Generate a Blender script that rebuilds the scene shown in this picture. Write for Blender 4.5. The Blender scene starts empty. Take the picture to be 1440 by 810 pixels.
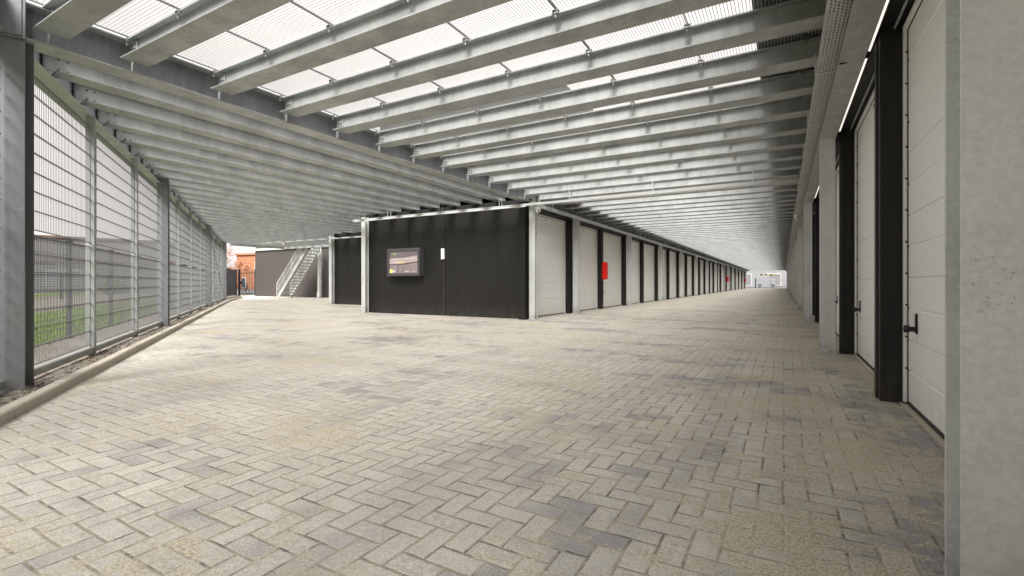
import bpy, bmesh, math, random
from mathutils import Vector, Matrix
random.seed(7)
S = 1.1                      # metres per camera height; plan coordinates below are in camera heights
scn = bpy.context.scene
COL = scn.collection
R = math.radians

# ------------------------------------------------------------------ materials
class NT:
    def __init__(s, name):
        s.m = bpy.data.materials.new(name); s.m.use_nodes = True
        s.t = s.m.node_tree; s.n = s.t.nodes; s.l = s.t.links
        s.b = s.n['Principled BSDF']; s.out = s.n['Material Output']
    def new(s, typ, **kw):
        x = s.n.new(typ)
        for k, v in kw.items(): setattr(x, k, v)
        return x
    def val(s, sock, v):
        if isinstance(v, bpy.types.NodeSocket): s.l.new(v, sock)
        else: sock.default_value = v
    def math(s, op, a, b=0.0, c=None):
        x = s.new('ShaderNodeMath', operation=op)
        s.val(x.inputs[0], a); s.val(x.inputs[1], b)
        if c is not None: s.val(x.inputs[2], c)
        return x.outputs[0]
    def mixf(s, f, a, b):
        x = s.new('ShaderNodeMix', data_type='FLOAT')
        s.val(x.inputs[0], f); s.val(x.inputs[2], a); s.val(x.inputs[3], b)
        return x.outputs[0]
    def mix(s, f, a, b, blend='MIX'):
        x = s.new('ShaderNodeMix', data_type='RGBA', blend_type=blend)
        s.val(x.inputs[0], f)
        s.val(x.inputs[6], a if isinstance(a, bpy.types.NodeSocket) else (*a, 1))
        s.val(x.inputs[7], b if isinstance(b, bpy.types.NodeSocket) else (*b, 1))
        return x.outputs[2]
    def pos(s, obj=False):
        if obj: return s.new('ShaderNodeTexCoord').outputs['Object']
        return s.new('ShaderNodeNewGeometry').outputs['Position']
    def scale(s, vec, sc, rot=0.0):
        x = s.new('ShaderNodeMapping'); s.l.new(vec, x.inputs[0])
        x.inputs['Scale'].default_value = sc if isinstance(sc, tuple) else (sc, sc, sc)
        x.inputs['Rotation'].default_value = (0, 0, rot)
        return x.outputs[0]
    def noise(s, vec, sc, det=3.0, rough=.55):
        x = s.new('ShaderNodeTexNoise'); s.l.new(vec, x.inputs['Vector'])
        x.inputs['Scale'].default_value = sc; x.inputs['Detail'].default_value = det
        x.inputs['Roughness'].default_value = rough
        return x.outputs['Fac']
    def ramp(s, f, lo, hi):
        x = s.new('ShaderNodeMapRange', interpolation_type='SMOOTHSTEP')
        s.val(x.inputs[0], f); x.inputs[1].default_value = lo; x.inputs[2].default_value = hi
        return x.outputs[0]
    def bump(s, h, dist, strength=1.0):
        x = s.new('ShaderNodeBump'); s.l.new(h, x.inputs['Height'])
        x.inputs['Distance'].default_value = dist; x.inputs['Strength'].default_value = strength
        s.l.new(x.outputs[0], s.b.inputs['Normal']); return x
    def set(s, col=None, rough=None, metal=None, spec=None):
        if col is not None: s.val(s.b.inputs['Base Color'], col if isinstance(col, bpy.types.NodeSocket) else (*col, 1))
        if rough is not None: s.val(s.b.inputs['Roughness'], rough)
        if metal is not None: s.val(s.b.inputs['Metallic'], metal)
        if spec is not None: s.val(s.b.inputs['Specular IOR Level'], spec)
        return s

def plain(name, col, rough=.6, metal=0.0, var=.25, sc=6.0, bump=0.0, spec=.4):
    t = NT(name); p = t.pos()
    n = t.noise(p, sc, 4); n2 = t.noise(p, sc*7, 3)
    f = t.math('MULTIPLY_ADD', n2, .4, t.math('MULTIPLY', n, .6))
    c = t.mix(f, tuple(x*(1-var) for x in col), tuple(min(1, x*(1+var)) for x in col))
    t.set(c, t.math('MULTIPLY_ADD', n2, .2, rough-.1), metal, spec)
    if bump: t.bump(n2, bump)
    return t.m

def galv(name, base, metal=.35, rough=.5, stain=.35, spangle=.5):
    t = NT(name); p = t.pos()
    v = t.new('ShaderNodeTexVoronoi'); t.l.new(p, v.inputs['Vector']); v.inputs['Scale'].default_value = 60
    sep = t.new('ShaderNodeSeparateColor'); t.l.new(v.outputs['Color'], sep.inputs[0])
    big = t.noise(t.scale(p, (1, 1, .6)), 2.2, 5, .6)
    streak = t.noise(t.scale(p, (7, 7, .7)), 1.6, 4, .6)
    fine = t.noise(p, 35, 4, .7)
    f = t.math('ADD', t.math('MULTIPLY', big, .55), t.math('MULTIPLY', streak, .25))
    f = t.math('ADD', f, t.math('MULTIPLY', fine, .2))
    f = t.ramp(f, .36, .64)
    f = t.mixf(spangle*.35, f, sep.outputs[0])
    dark = tuple(x*(1-stain) for x in base)
    c = t.mix(f, dark, tuple(min(.9, x*1.14) for x in base))
    rust = t.math('MULTIPLY', t.ramp(t.noise(t.scale(p, (1, 1, .8)), 2.3, 3, .6), .58, .68), t.ramp(t.noise(p, 48, 4, .7), .56, .66))
    c = t.mix(t.math('MULTIPLY', rust, .6), c, (.20, .13, .08))
    chalk = t.ramp(t.noise(t.scale(p, (1.6, 1.6, 6)), 2.0, 5, .75), .60, .72)
    c = t.mix(t.math('MULTIPLY', chalk, .12), c, (.62, .64, .64))
    sz = t.new('ShaderNodeSeparateXYZ'); t.l.new(p, sz.inputs[0])
    foot = t.math('MULTIPLY', t.ramp(sz.outputs[2], .32, .0), t.ramp(t.noise(p, 14, 5, .7), .30, .70))
    c = t.mix(t.math('MULTIPLY', foot, .6), c, (.16, .14, .11))
    t.set(c, t.math('MULTIPLY_ADD', f, -.16, rough+.1), metal, .5)
    t.bump(fine, .0012, .5)
    return t.m

M = {}
M['galv'] = galv('galvanised_steel', (.41, .425, .42), stain=.25, spangle=.3)
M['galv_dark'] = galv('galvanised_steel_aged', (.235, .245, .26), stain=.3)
M['galv_col'] = galv('galvanised_steel_column', (.62, .64, .63), stain=.16, spangle=1.0)
M['wire'] = plain('zinc_wire', (.15, .155, .155), .5, .1, .1)
M['galv_post'] = galv('galvanised_fence_steel', (.30, .31, .30), stain=.2)
M['galv_slate'] = galv('galvanised_steel_slate', (.20, .21, .22), stain=.18)
M['galv_mid'] = galv('galvanised_steel_mid', (.30, .32, .335), stain=.2)
M['galv_blue'] = galv('galvanised_steel_blue', (.40, .44, .47), stain=.18)
def door_mat():
    t = NT('door_enamel'); p = t.pos()
    oi = t.new('ShaderNodeObjectInfo').outputs['Random']
    n = t.noise(t.scale(p, (1, 1, .5)), 1.3, 5, .6)
    sz = t.new('ShaderNodeSeparateXYZ'); t.l.new(p, sz.inputs[0])
    c = t.mix(oi, (.80, .795, .77), (.90, .895, .865))
    c = t.mix(t.math('MULTIPLY', n, .25), c, (.80, .79, .75))
    low = t.math('MULTIPLY', t.ramp(sz.outputs[2], .45, .0), t.ramp(t.noise(p, 9, 6, .75), .35, .7))
    c = t.mix(t.math('MULTIPLY', low, .35), c, (.42, .38, .30))
    t.set(c, .42, 0, .4); t.bump(t.noise(p, 120, 2), .0006); return t.m
M['door'] = door_mat()
M['door_trim'] = plain('door_trim_enamel', (.82, .815, .79), .4, 0, .04, 2)
M['tray_wall'] = plain('tray_zinc', (.46, .47, .46), .45, .3, .12)
M['rubber'] = plain('black_rubber', (.02, .02, .02), .7)
M['blackmetal'] = plain('black_coated_metal', (.018, .018, .02), .4, .1, .2)
M['sill'] = plain('aluminium_sill', (.5, .45, .36), .45, .3, .2, 12)
M['red'] = plain('red_plastic', (.72, .012, .008), .3, 0, .08, 4)
M['white'] = plain('white_plastic', (.8, .8, .78), .4, 0, .04)
M['clip'] = plain('clip_zinc', (.30, .30, .28), .45, .5, .3, 30)
M['bolt'] = plain('bolt_steel', (.16, .15, .14), .45, .6)
M['kerb'] = plain('kerb_concrete', (.42, .385, .32), .9, 0, .22, 9, .004, .2)
M['asphalt'] = plain('asphalt', (.09, .088, .085), .95, 0, .3, 5, .004, .2)
M['farwall'] = plain('taupe_cladding', (.055, .047, .044), .7, 0, .08, 1.5)
M['whitewall'] = plain('white_cladding', (.50, .50, .49), .7, 0, .05, .5)
M['greyclad'] = plain('grey_cladding', (.15, .145, .15), .6, .1, .1, .5)
M['brownband'] = plain('brown_fascia', (.12, .075, .055), .7, 0, .15, 2)
M['palehall'] = plain('pale_hall_cladding', (.19, .195, .20), .7, 0, .05, .5)
M['glass'] = plain('dark_glass', (.06, .075, .09), .08, 0, .3, 2)
M['yellow'] = plain('yellow_paint', (.75, .60, .08), .5, 0, .08)
M['bark'] = plain('bark', (.12, .085, .06), .9, 0, .3, 20, .01)
M['handle'] = plain('handle_plastic', (.012, .012, .013), .35, 0, .2)
M['housing'] = plain('board_housing', (.085, .08, .088), .45, .2, .1)
M['tyre'] = M['rubber']

def dark_clad():
    t = NT('anthracite_cladding'); p = t.pos()
    sep = t.new('ShaderNodeSeparateXYZ'); t.l.new(p, sep.inputs[0])
    along = t.math('ADD', sep.outputs[0], sep.outputs[1])
    rib = t.math('PINGPONG', along, .05)
    rib = t.math('DIVIDE', rib, .05)
    n = t.noise(p, .8, 4, .6)
    fine = t.noise(p, 60, 3)
    low = t.ramp(sep.outputs[2], .55, 0.0)           # dust splashed up from the paving
    dust = t.math('MULTIPLY', low, t.ramp(t.noise(t.scale(p, (6, 6, 2)), 2.0, 5, .7), .32, .75))
    scuff = t.ramp(t.noise(t.scale(p, (2, 2, 7)), 2.6, 5, .7), .70, .76)
    c = t.mix(n, (.0085, .008, .0075), (.0115, .0108, .0100))
    c = t.mix(t.math('MULTIPLY', rib, .25), c, (.015, .014, .013))
    c = t.mix(t.math('MULTIPLY', dust, .45), c, (.08, .07, .055))
    c = t.mix(t.math('MULTIPLY', scuff, .22), c, (.05, .047, .043))
    t.set(c, .55, 0, .35)
    t.bump(t.math('MULTIPLY_ADD', rib, 1.0, t.math('MULTIPLY', fine, .1)), .004, .6)
    return t.m
M['dark'] = dark_clad()

def pavers():
    t = NT('herringbone_pavers'); p = t.pos()
    W = .113
    wob = t.noise(p, 1.3, 2)
    sep = t.new('ShaderNodeSeparateXYZ'); t.l.new(p, sep.inputs[0])
    ed = t.noise(p, 45, 2)
    ex = t.math('MULTIPLY_ADD', t.math('SUBTRACT', ed, .5), .05, t.math('MULTIPLY', t.math('SUBTRACT', wob, .5), .25))
    x = t.math('ADD', t.math('DIVIDE', sep.outputs[0], W), ex)
    y = t.math('ADD', t.math('DIVIDE', sep.outputs[1], W), ex)
    x = t.math('ADD', x, 4000.0); y = t.math('ADD', y, 2000.0)
    i = t.math('FLOOR', x); j = t.math('FLOOR', y)
    fx = t.math('SUBTRACT', x, i); fy = t.math('SUBTRACT', y, j)
    k = t.math('MODULO', t.math('SUBTRACT', i, j), 4.0)
    def eq(v): return t.math('COMPARE', k, float(v), .1)
    k0, k1, k2, k3 = eq(0), eq(1), eq(2), eq(3)
    rx = t.math('SUBTRACT', 1.0, fx); ry = t.math('SUBTRACT', 1.0, fy)
    dl = t.math('ADD', fx, k1); dr = t.math('ADD', rx, k0)
    db = t.math('ADD', fy, k2); dt = t.math('ADD', ry, k3)
    d = t.math('MINIMUM', t.math('MINIMUM', dl, dr), t.math('MINIMUM', db, dt))
    bi = t.math('SUBTRACT', i, k1); bj = t.math('SUBTRACT', j, k2)
    cv = t.new('ShaderNodeCombineXYZ'); t.l.new(bi, cv.inputs[0]); t.l.new(bj, cv.inputs[1])
    wn = t.new('ShaderNodeTexWhiteNoise', noise_dimensions='3D'); t.l.new(cv.outputs[0], wn.inputs['Vector'])
    rnd = wn.outputs['Value']
    ws = t.new('ShaderNodeSeparateColor'); t.l.new(wn.outputs['Color'], ws.inputs[0]); rnd2 = ws.outputs[1]
    # brick centre based large noise so whole bricks go dark in loose patches
    cs = t.new('ShaderNodeVectorMath', operation='SCALE'); t.l.new(cv.outputs[0], cs.inputs[0]); cs.inputs['Scale'].default_value = W
    sh = t.new('ShaderNodeVectorMath', operation='ADD'); t.l.new(cs.outputs[0], sh.inputs[0]); sh.inputs[1].default_value = (13.7, 41.3, 5)
    big = t.noise(t.scale(sh.outputs[0], (.6, 1.5, 1)), .75, 5, .7)
    big2 = t.noise(t.scale(cs.outputs[0], (.45, 1, 1)), .8, 3, .6)
    m = t.math('ADD', t.math('MULTIPLY', big, .6), t.math('ADD', t.math('MULTIPLY', big2, .4), t.math('MULTIPLY', rnd, .10)))
    m = t.math('ADD', m, t.math('MULTIPLY', t.math('SUBTRACT', t.noise(p, 3.5, 4), .5), .22))
    rd = t.math('MULTIPLY', t.ramp(sep.outputs[0], .15, .75), .125)
    darkm = t.ramp(t.math('ADD', m, rd), .545, .685)
    c = t.mix(rnd, (.335, .322, .292), (.49, .47, .42))
    c = t.mix(t.math('MULTIPLY', rnd2, .35), c, (.50, .50, .51))
    mott = t.noise(p, 28, 5, .7)
    c = t.mix(t.ramp(mott, .35, .7), c, (.54, .515, .46))
    c = t.mix(t.math('MULTIPLY', darkm, .72), c, (.145, .15, .185))
    grit = t.noise(p, 95, 5, .85)
    c = t.mix(t.math('MULTIPLY', t.ramp(grit, .52, .60), .55), c, (.17, .155, .125))
    c = t.mix(t.math('MULTIPLY', t.ramp(grit, .47, .38), .50), c, (.74, .70, .62))
    blot = t.noise(p, 3.2, 6, .75)
    c = t.mix(t.math('MULTIPLY', t.ramp(blot, .52, .68), .35), c, (.30, .28, .24))
    # sand swept over the surface, covering joints
    sandn = t.noise(p, .75, 6, .68)
    sandf = t.noise(p, 9, 5, .75)
    sm = t.math('ADD', t.math('MULTIPLY', sandn, .55), t.math('MULTIPLY', sandf, .45))
    # more dirt close to the right-hand doors
    rightm = t.math('MULTIPLY', t.ramp(sep.outputs[0], -1.6, .7), .06)
    sand = t.ramp(t.math('ADD', sm, rightm), .512, .575)
    sg = t.noise(p, 75, 6, .9)
    sandc = t.mix(t.ramp(sg, .40, .60), (.20, .175, .12), (.62, .575, .45))
    c = t.mix(t.math('MULTIPLY', sand, .80), c, sandc)
    dirt = t.ramp(t.math('ADD', t.noise(p, 1.1, 5, .7), rightm), .60, .74)
    c = t.mix(t.math('MULTIPLY', dirt, .40), c, (.20, .175, .12))
    jw = t.math('MULTIPLY', t.math('SUBTRACT', t.noise(p, 22, 4, .7), .5), .07)
    trk = t.noise(t.scale(p, (1.5, .10, 1)), 1.0, 4, .6)
    c = t.mix(t.math('MULTIPLY', t.ramp(trk, .50, .66), .30), c, (.27, .265, .265))
    jw = jw
    joint = t.ramp(t.math('ADD', d, jw), .070, .015)
    jn = t.ramp(t.noise(p, 6, 4), .30, .58)
    jc = t.mix(jn, (.065, .058, .048), (.33, .29, .21))
    js = t.math('MULTIPLY', joint, t.math('SUBTRACT', .9, t.math('MULTIPLY', sand, .72)))
    c = t.mix(js, c, jc)
    c = t.mix(1.0, c, (1.0, .985, .955), 'MULTIPLY')
    t.set(c, .88, 0, .25)
    h = t.math('SUBTRACT', t.math('MULTIPLY', rnd2, .25), t.math('MULTIPLY', t.ramp(d, .12, .01), t.math('SUBTRACT', 1.0, t.math('MULTIPLY', sand, .75))))
    h = t.math('ADD', h, t.math('MULTIPLY', grit, .10))
    h = t.math('ADD', h, t.math('MULTIPLY', mott, .25))
    t.bump(h, .006, .8)
    return t.m
M['pavers'] = pavers()

def ground_mat(name, c1, c2, c3, sc, bump):
    t = NT(name); p = t.pos()
    v = t.new('ShaderNodeTexVoronoi'); t.l.new(p, v.inputs['Vector']); v.inputs['Scale'].default_value = sc
    sep = t.new('ShaderNodeSeparateColor'); t.l.new(v.outputs['Color'], sep.inputs[0])
    big = t.noise(p, .6, 5)
    c = t.mix(sep.outputs[0], c1, c2)
    c = t.mix(t.ramp(big, .4, .7), c, c3)
    t.set(c, .95, 0, .15)
    t.bump(t.math('MULTIPLY', v.outputs['Distance'], -1.0), bump)
    return t.m
M['gravel'] = ground_mat('gravel', (.09, .08, .07), (.34, .31, .27), (.17, .145, .11), 42, .012)
M['soil'] = ground_mat('dry_earth', (.115, .098, .078), (.165, .14, .115), (.13, .115, .095), 9, .01)
M['grass_g'] = ground_mat('turf', (.06, .115, .006), (.12, .19, .010), (.085, .13, .012), 60, .02)
M['blade'] = plain('grass_blade', (.13, .22, .008), .7, 0, .5, 3, 0, .2)
M['weed'] = plain('dry_weed', (.30, .22, .13), .8, 0, .3, 3, 0, .2)
M['leaf_red'] = plain('autumn_leaf', (.36, .17, .10), .8, 0, .4, 2, 0, .2)
M['leaf_green'] = plain('green_leaf', (.09, .13, .03), .8, 0, .4, 2, 0, .2)

def brick_mat():
    t = NT('orange_brick'); p = t.pos()
    br = t.new('ShaderNodeTexBrick'); 
    sep = t.new('ShaderNodeSeparateXYZ'); t.l.new(p, sep.inputs[0])
    cv = t.new('ShaderNodeCombineXYZ'); t.l.new(t.math('SUBTRACT', sep.outputs[0], sep.outputs[1]), cv.inputs[0]); t.l.new(sep.outputs[2], cv.inputs[1])
    t.l.new(cv.outputs[0], br.inputs['Vector']); br.inputs['Scale'].default_value = 4
    br.inputs['Color1'].default_value = (.36, .155, .085, 1); br.inputs['Color2'].default_value = (.30, .125, .065, 1)
    br.inputs['Mortar'].default_value = (.4, .27, .19, 1); br.inputs['Mortar Size'].default_value = .012
    t.set(br.outputs['Color'], .85, 0, .2); return t.m
M['brick'] = brick_mat()

def grating(name, px, bx, py, by, col, alpha_extra=0.0):
    """steel bar grating: bars with open air between them"""
    t = NT(name); p = t.pos()
    sep = t.new('ShaderNodeSeparateXYZ'); t.l.new(p, sep.inputs[0])
    def bar(o, pitch, w):
        f = t.math('FRACT', t.math('DIVIDE', t.math('ADD', o, 500.0), pitch))
        return t.math('LESS_THAN', f, w/pitch)
    m = t.math('MAXIMUM', bar(sep.outputs[0], px, bx), bar(sep.outputs[1], py, by))
    t.set(col, .5, .3)
    tr = t.new('ShaderNodeBsdfTransparent'); mx = t.new('ShaderNodeMixShader')
    t.l.new(m, mx.inputs[0]); t.l.new(tr.outputs[0], mx.inputs[1]); t.l.new(t.b.outputs[0], mx.inputs[2])
    t.l.new(mx.outputs[0], t.out.inputs[0]); return t.m
M['grate'] = grating('deck_grating', .034, .0060, .0375, .0040, (.62, .62, .60))

def perforated(name, base, ax, pu, pv, hu, hv):
    """sheet with rows of real slots; ax = world axis index the slots run along"""
    t = NT(name); p = t.pos()
    sep = t.new('ShaderNodeSeparateXYZ'); t.l.new(p, sep.inputs[0])
    u = sep.outputs[ax]; v = sep.outputs[1-ax]
    def frac(o, pitch): return t.math('FRACT', t.math('DIVIDE', t.math('ADD', o, 500.0), pitch))
    row = t.math('FLOOR', t.math('DIVIDE', t.math('ADD', v, 500.0), pv))
    uu = t.math('ADD', u, t.math('MULTIPLY', t.math('MODULO', row, 2.0), pu/2))
    m = t.math('MULTIPLY', t.math('LESS_THAN', frac(uu, pu), hu/pu), t.math('LESS_THAN', frac(v, pv), hv/pv))
    geo = t.new('ShaderNodeNewGeometry'); ns = t.new('ShaderNodeSeparateXYZ'); t.l.new(geo.outputs['True Normal'], ns.inputs[0])
    m = t.math('MULTIPLY', m, t.math('GREATER_THAN', t.math('ABSOLUTE', ns.outputs[2]), .5))
    n = t.noise(p, 9, 4)
    t.set(t.mix(n, tuple(x*.8 for x in base), base), .45, .35)
    tr = t.new('ShaderNodeBsdfTransparent'); mx = t.new('ShaderNodeMixShader')
    t.l.new(m, mx.inputs[0]); t.l.new(t.b.outputs[0], mx.inputs[1]); t.l.new(tr.outputs[0], mx.inputs[2])
    t.l.new(mx.outputs[0], t.out.inputs[0]); return t.m
M['tray_y'] = perforated('perforated_tray_long', (.62, .63, .62), 1, .055, .030, .032, .013)
M['tray_x'] = perforated('perforated_tray_cross', (.8, .8, .79), 0, .05, .028, .028, .011)

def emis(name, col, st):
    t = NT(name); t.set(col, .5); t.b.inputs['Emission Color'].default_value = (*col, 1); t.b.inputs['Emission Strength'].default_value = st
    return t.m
M['lamp'] = emis('gap_light_glow', (1, .93, .86), 1.0)  # glow standing in for light through the slit at the right beam
M['scr_bg'] = emis('screen_mauve', (.20, .16, .165), .35)
M['scr_top'] = emis('screen_slate', (.13, .11, .12), .3)
M['scr_pale'] = emis('screen_pale', (.34, .27, .25), .35)
M['scr_white'] = emis('screen_white', (.5, .48, .46), .35)
M['scr_green'] = emis('screen_green', (.25, .42, .08), .45)
M['scr_yellow'] = emis('screen_yellow', (.6, .58, .14), .4)
M['scr_dark'] = emis('screen_dark', (.03, .02, .02), .2)

# ------------------------------------------------------------------ geometry helpers (plan units = camera heights)
class MB:
    def __init__(s): s.bm = bmesh.new()
    def box(s, x0, x1, y0, y1, z0, z1, mat=None, bevel=0):
        vs = [s.bm.verts.new(Vector((x, y, z))) for z in (z0, z1) for y in (y0, y1) for x in (x0, x1)]
        if mat is not None:
            for v in vs: v.co = mat @ v.co
        fs = []
        for f in ((0, 2, 3, 1), (4, 5, 7, 6), (0, 1, 5, 4), (2, 6, 7, 3), (0, 4, 6, 2), (1, 3, 7, 5)):
            fs.append(s.bm.faces.new([vs[i] for i in f]))
        if bevel:
            es = list({e for f in fs for e in f.edges})
            bmesh.ops.bevel(s.bm, geom=es, offset=bevel, segments=3, profile=.5, affect='EDGES')
        return s
    def cyl(s, p0, p1, r, n=10, r2=None):
        p0 = Vector(p0); p1 = Vector(p1); d = p1-p0
        q = d.to_track_quat('Z', 'Y').to_matrix().to_4x4()
        ret = bmesh.ops.create_cone(s.bm, cap_ends=True, segments=n, radius1=r, radius2=r if r2 is None else r2, depth=d.length,
                                    matrix=Matrix.Translation((p0+p1)/2) @ q)
        return s
    def bar(s, p0, p1, w, h):
        """rectangular bar from p0 to p1; w across (horizontal), h vertical-ish"""
        p0 = Vector(p0); p1 = Vector(p1); d = p1-p0; L = d.length
        X = d.normalized(); up = Vector((0, 0, 1))
        if abs(X.z) > .99: up = Vector((0, 1, 0))
        Y = up.cross(X).normalized(); Z = X.cross(Y)
        m = Matrix((X, Y, Z)).transposed().to_4x4(); m.translation = p0
        return s.box(0, L, -w/2, w/2, -h/2, h/2, m)
    def sphere(s, c, r, seg=12, sc=(1, 1, 1)):
        bmesh.ops.create_uvsphere(s.bm, u_segments=seg, v_segments=seg//2+2, radius=r,
                                  matrix=Matrix.Translation(c) @ Matrix.Diagonal((*sc, 1)))
        return s
    def poly(s, pts, z0, z1=None):
        a = [s.bm.verts.new((x, y, z0)) for x, y in pts]
        if z1 is None: s.bm.faces.new(a); return s
        b = [s.bm.verts.new((x, y, z1)) for x, y in pts]
        n = len(pts)
        s.bm.faces.new(list(reversed(a))); s.bm.faces.new(b)
        for i in range(n): s.bm.faces.new((a[i], a[(i+1) % n], b[(i+1) % n], b[i]))
        return s
    def hsec(s, L, D, W, tf, tw, axis='x', z0=0, cut=0, WT=None):
        """H section along +X (or +Z) : D depth, W flange width; base of the section at z0"""
        if axis == 'x':
            WT = WT or W
            s.box(0, L, -W/2, W/2, z0, z0+tf); s.box(0, L, -WT/2, WT/2, z0+D-tf, z0+D)
            s.box(0, L, -tw/2, tw/2, z0+tf, z0+D-tf)
        else:                                            # column: flanges face +-Y, depth D along Y
            s.box(-W/2, W/2, -D/2, -D/2+tf, 0, L); s.box(-W/2, W/2, D/2-tf, D/2, 0, L)
            s.box(-tw/2, tw/2, -D/2+tf, D/2-tf, 0, L)
        return s
    def build(s, name, mat, parent=None, loc=(0, 0, 0), rot=0, smooth=False):
        bmesh.ops.recalc_face_normals(s.bm, faces=s.bm.faces)
        for v in s.bm.verts: v.co *= S
        me = bpy.data.meshes.new(name); s.bm.to_mesh(me); s.bm.free()
        me.materials.append(M[mat])
        if smooth:
            for p in me.polygons: p.use_smooth = True
        o = bpy.data.objects.new(name, me); COL.objects.link(o)
        o.location = Vector(loc)*S; o.rotation_euler = (0, 0, rot); o.parent = parent
        return o

def tag(o, label, cat, group=None):
    o['label'] = label; o['category'] = cat
    if group: o['group'] = group
    return o
def thing(name, label, cat, loc=(0, 0, 0), rot=0, group=None):
    o = bpy.data.objects.new(name, None); COL.objects.link(o); o.empty_display_size = .1
    o.location = Vector(loc)*S; o.rotation_euler = (0, 0, rot)
    return tag(o, label, cat, group)
def kids(o): return [c for c in bpy.data.objects if c.parent == o]
def copy_tree(src, tree, loc=None, rot=None, parent=None, label=None):
    c = src.copy(); COL.objects.link(c)
    if parent is not None: c.parent = parent
    if loc is not None: c.location = Vector(loc)*S
    if rot is not None: c.rotation_euler = (0, 0, rot)
    if label: c['label'] = label
    for ch, sub in tree: copy_tree(ch, sub, parent=c)
    return c
def tree_of(o): return [(c, tree_of(c)) for c in kids(o)]
def struct(o): o['kind'] = 'structure'; return o

# plan: a = along the aisle (world +Y), b = to the left (world -X)
def P(a, b, z=0): return (-b, a, z)
FA, FB = 1.42, 6.0                       # a point of the fence line
TA, TB = .5402, .8415                    # its direction
def F(t, off=0.0, z=0.0):                # off > 0 : towards the paving
    a = FA + TA*t + TB*off; b = FB + TB*t - TA*off
    return P(a, b, z)
FROT = math.atan2(TA, -TB)               # world angle of the fence direction
def fence_a(b, off=0.0):                 # a of the fence line (shifted by off) at this b
    return FA + TA*off + 0 + (b-FB)*TA/TB + off*(TB-TA) if False else FA + (b-FB)*TA/TB + off/TB
A_END = 101.0
ORD = ['first','second','third','fourth','fifth','sixth','seventh','eighth','ninth','tenth','eleventh','twelfth','thirteenth','fourteenth','fifteenth','sixteenth','seventeenth','eighteenth','nineteenth','twentieth']

# ------------------------------------------------------------------ ground
struct(MB().poly([(-900, -900), (900, -900), (900, 900), (-900, 900)], -.03).build('ground', 'soil'))
pv = [F(-14, .40)[:2], F(24.5, .40)[:2], F(26.5, .65)[:2], P(18.5, 31.0)[:2], P(22.4, 38.0)[:2], P(24, 38)[:2], P(24, 18)[:2], P(A_END+14, 14)[:2], P(A_END+14, -16)[:2], P(-9, -16)[:2]]
struct(MB().poly(pv, 0).build('paving', 'pavers'))
struct(MB().poly([P(22.8, 36)[:2], P(22.8, 60)[:2], P(60, 90)[:2], P(60, 36)[:2]], -.010).build('road', 'asphalt'))
struct(MB().poly([P(A_END+1.5, 14)[:2], P(A_END+1.5, -14)[:2], P(A_END+60, -30)[:2], P(A_END+60, 40)[:2]], .006).build('yard', 'asphalt'))
# gravel bed with an uneven heap along the rail
bm = MB()
N1, N2 = 380, 12
vs = []
for i in range(N1+1):
    row = []
    t = -9 + 36*i/N1
    for j in range(N2+1):
        off = -1.15 + 1.50*j/N2
        z = .005 + .014*random.random() + .045*math.exp(-((off-.13)/.12)**2)*(.6+.4*math.sin(t*1.7)+.3*random.random())
        row.append(bm.bm.verts.new(F(t, off, z)))
    vs.append(row)
for i in range(N1):
    for j in range(N2): bm.bm.faces.new((vs[i][j], vs[i+1][j], vs[i+1][j+1], vs[i][j+1]))
struct(bm.build('gravel_bed', 'gravel'))
struct(MB().poly([F(-9, -1.12)[:2], F(60, -1.12)[:2], F(60, -4.4)[:2], F(-9, -4.9)[:2]], -.004).build('grass_verge', 'grass_g'))
struct(MB().poly([F(-9, -11)[:2], F(60, -13)[:2], F(60, -17)[:2], F(-9, -15)[:2]], -.015).build('far_grass_verge', 'grass_g'))
# loose stones in the bed
bm = MB()
for i in range(1500):
    t = random.uniform(-1, 12); off = random.uniform(-.25, .31)
    z = .012 + .045*math.exp(-((off-.13)/.12)**2)
    r = random.uniform(.006, .016)
    bmesh.ops.create_icosphere(bm.bm, subdivisions=1, radius=r, matrix=Matrix.Translation(F(t, off, z)) @ Matrix.Diagonal((random.uniform(.7, 1.3), random.uniform(.7, 1.3), .6, 1)))
o = bm.build('gravel', 'gravel'); o['kind'] = 'stuff'; o['label'] = 'loose grey brown gravel stones along the foot of the mesh fence'; o['category'] = 'gravel'
# grass blades
bm = MB()
for i in range(16000):
    t = random.uniform(-3, 24); off = -1.0 - 3.4*random.random()**1.2
    x, y, _ = F(t, off); h = random.uniform(.02, .075)*(1.6 if random.random() < .06 else 1); an = random.uniform(0, 6.28)
    dx, dy = math.cos(an)*.008, math.sin(an)*.008; lx, ly = random.uniform(-.03, .03), random.uniform(-.03, .03)
    bm.bm.faces.new([bm.bm.verts.new(v) for v in ((x-dx, y-dy, -.005), (x+dx, y+dy, -.005), (x+lx, y+ly, h))])
o = bm.build('grass', 'blade'); o['kind'] = 'stuff'; o['label'] = 'bright green grass growing beyond the dark wire fence'; o['category'] = 'grass'

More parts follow.
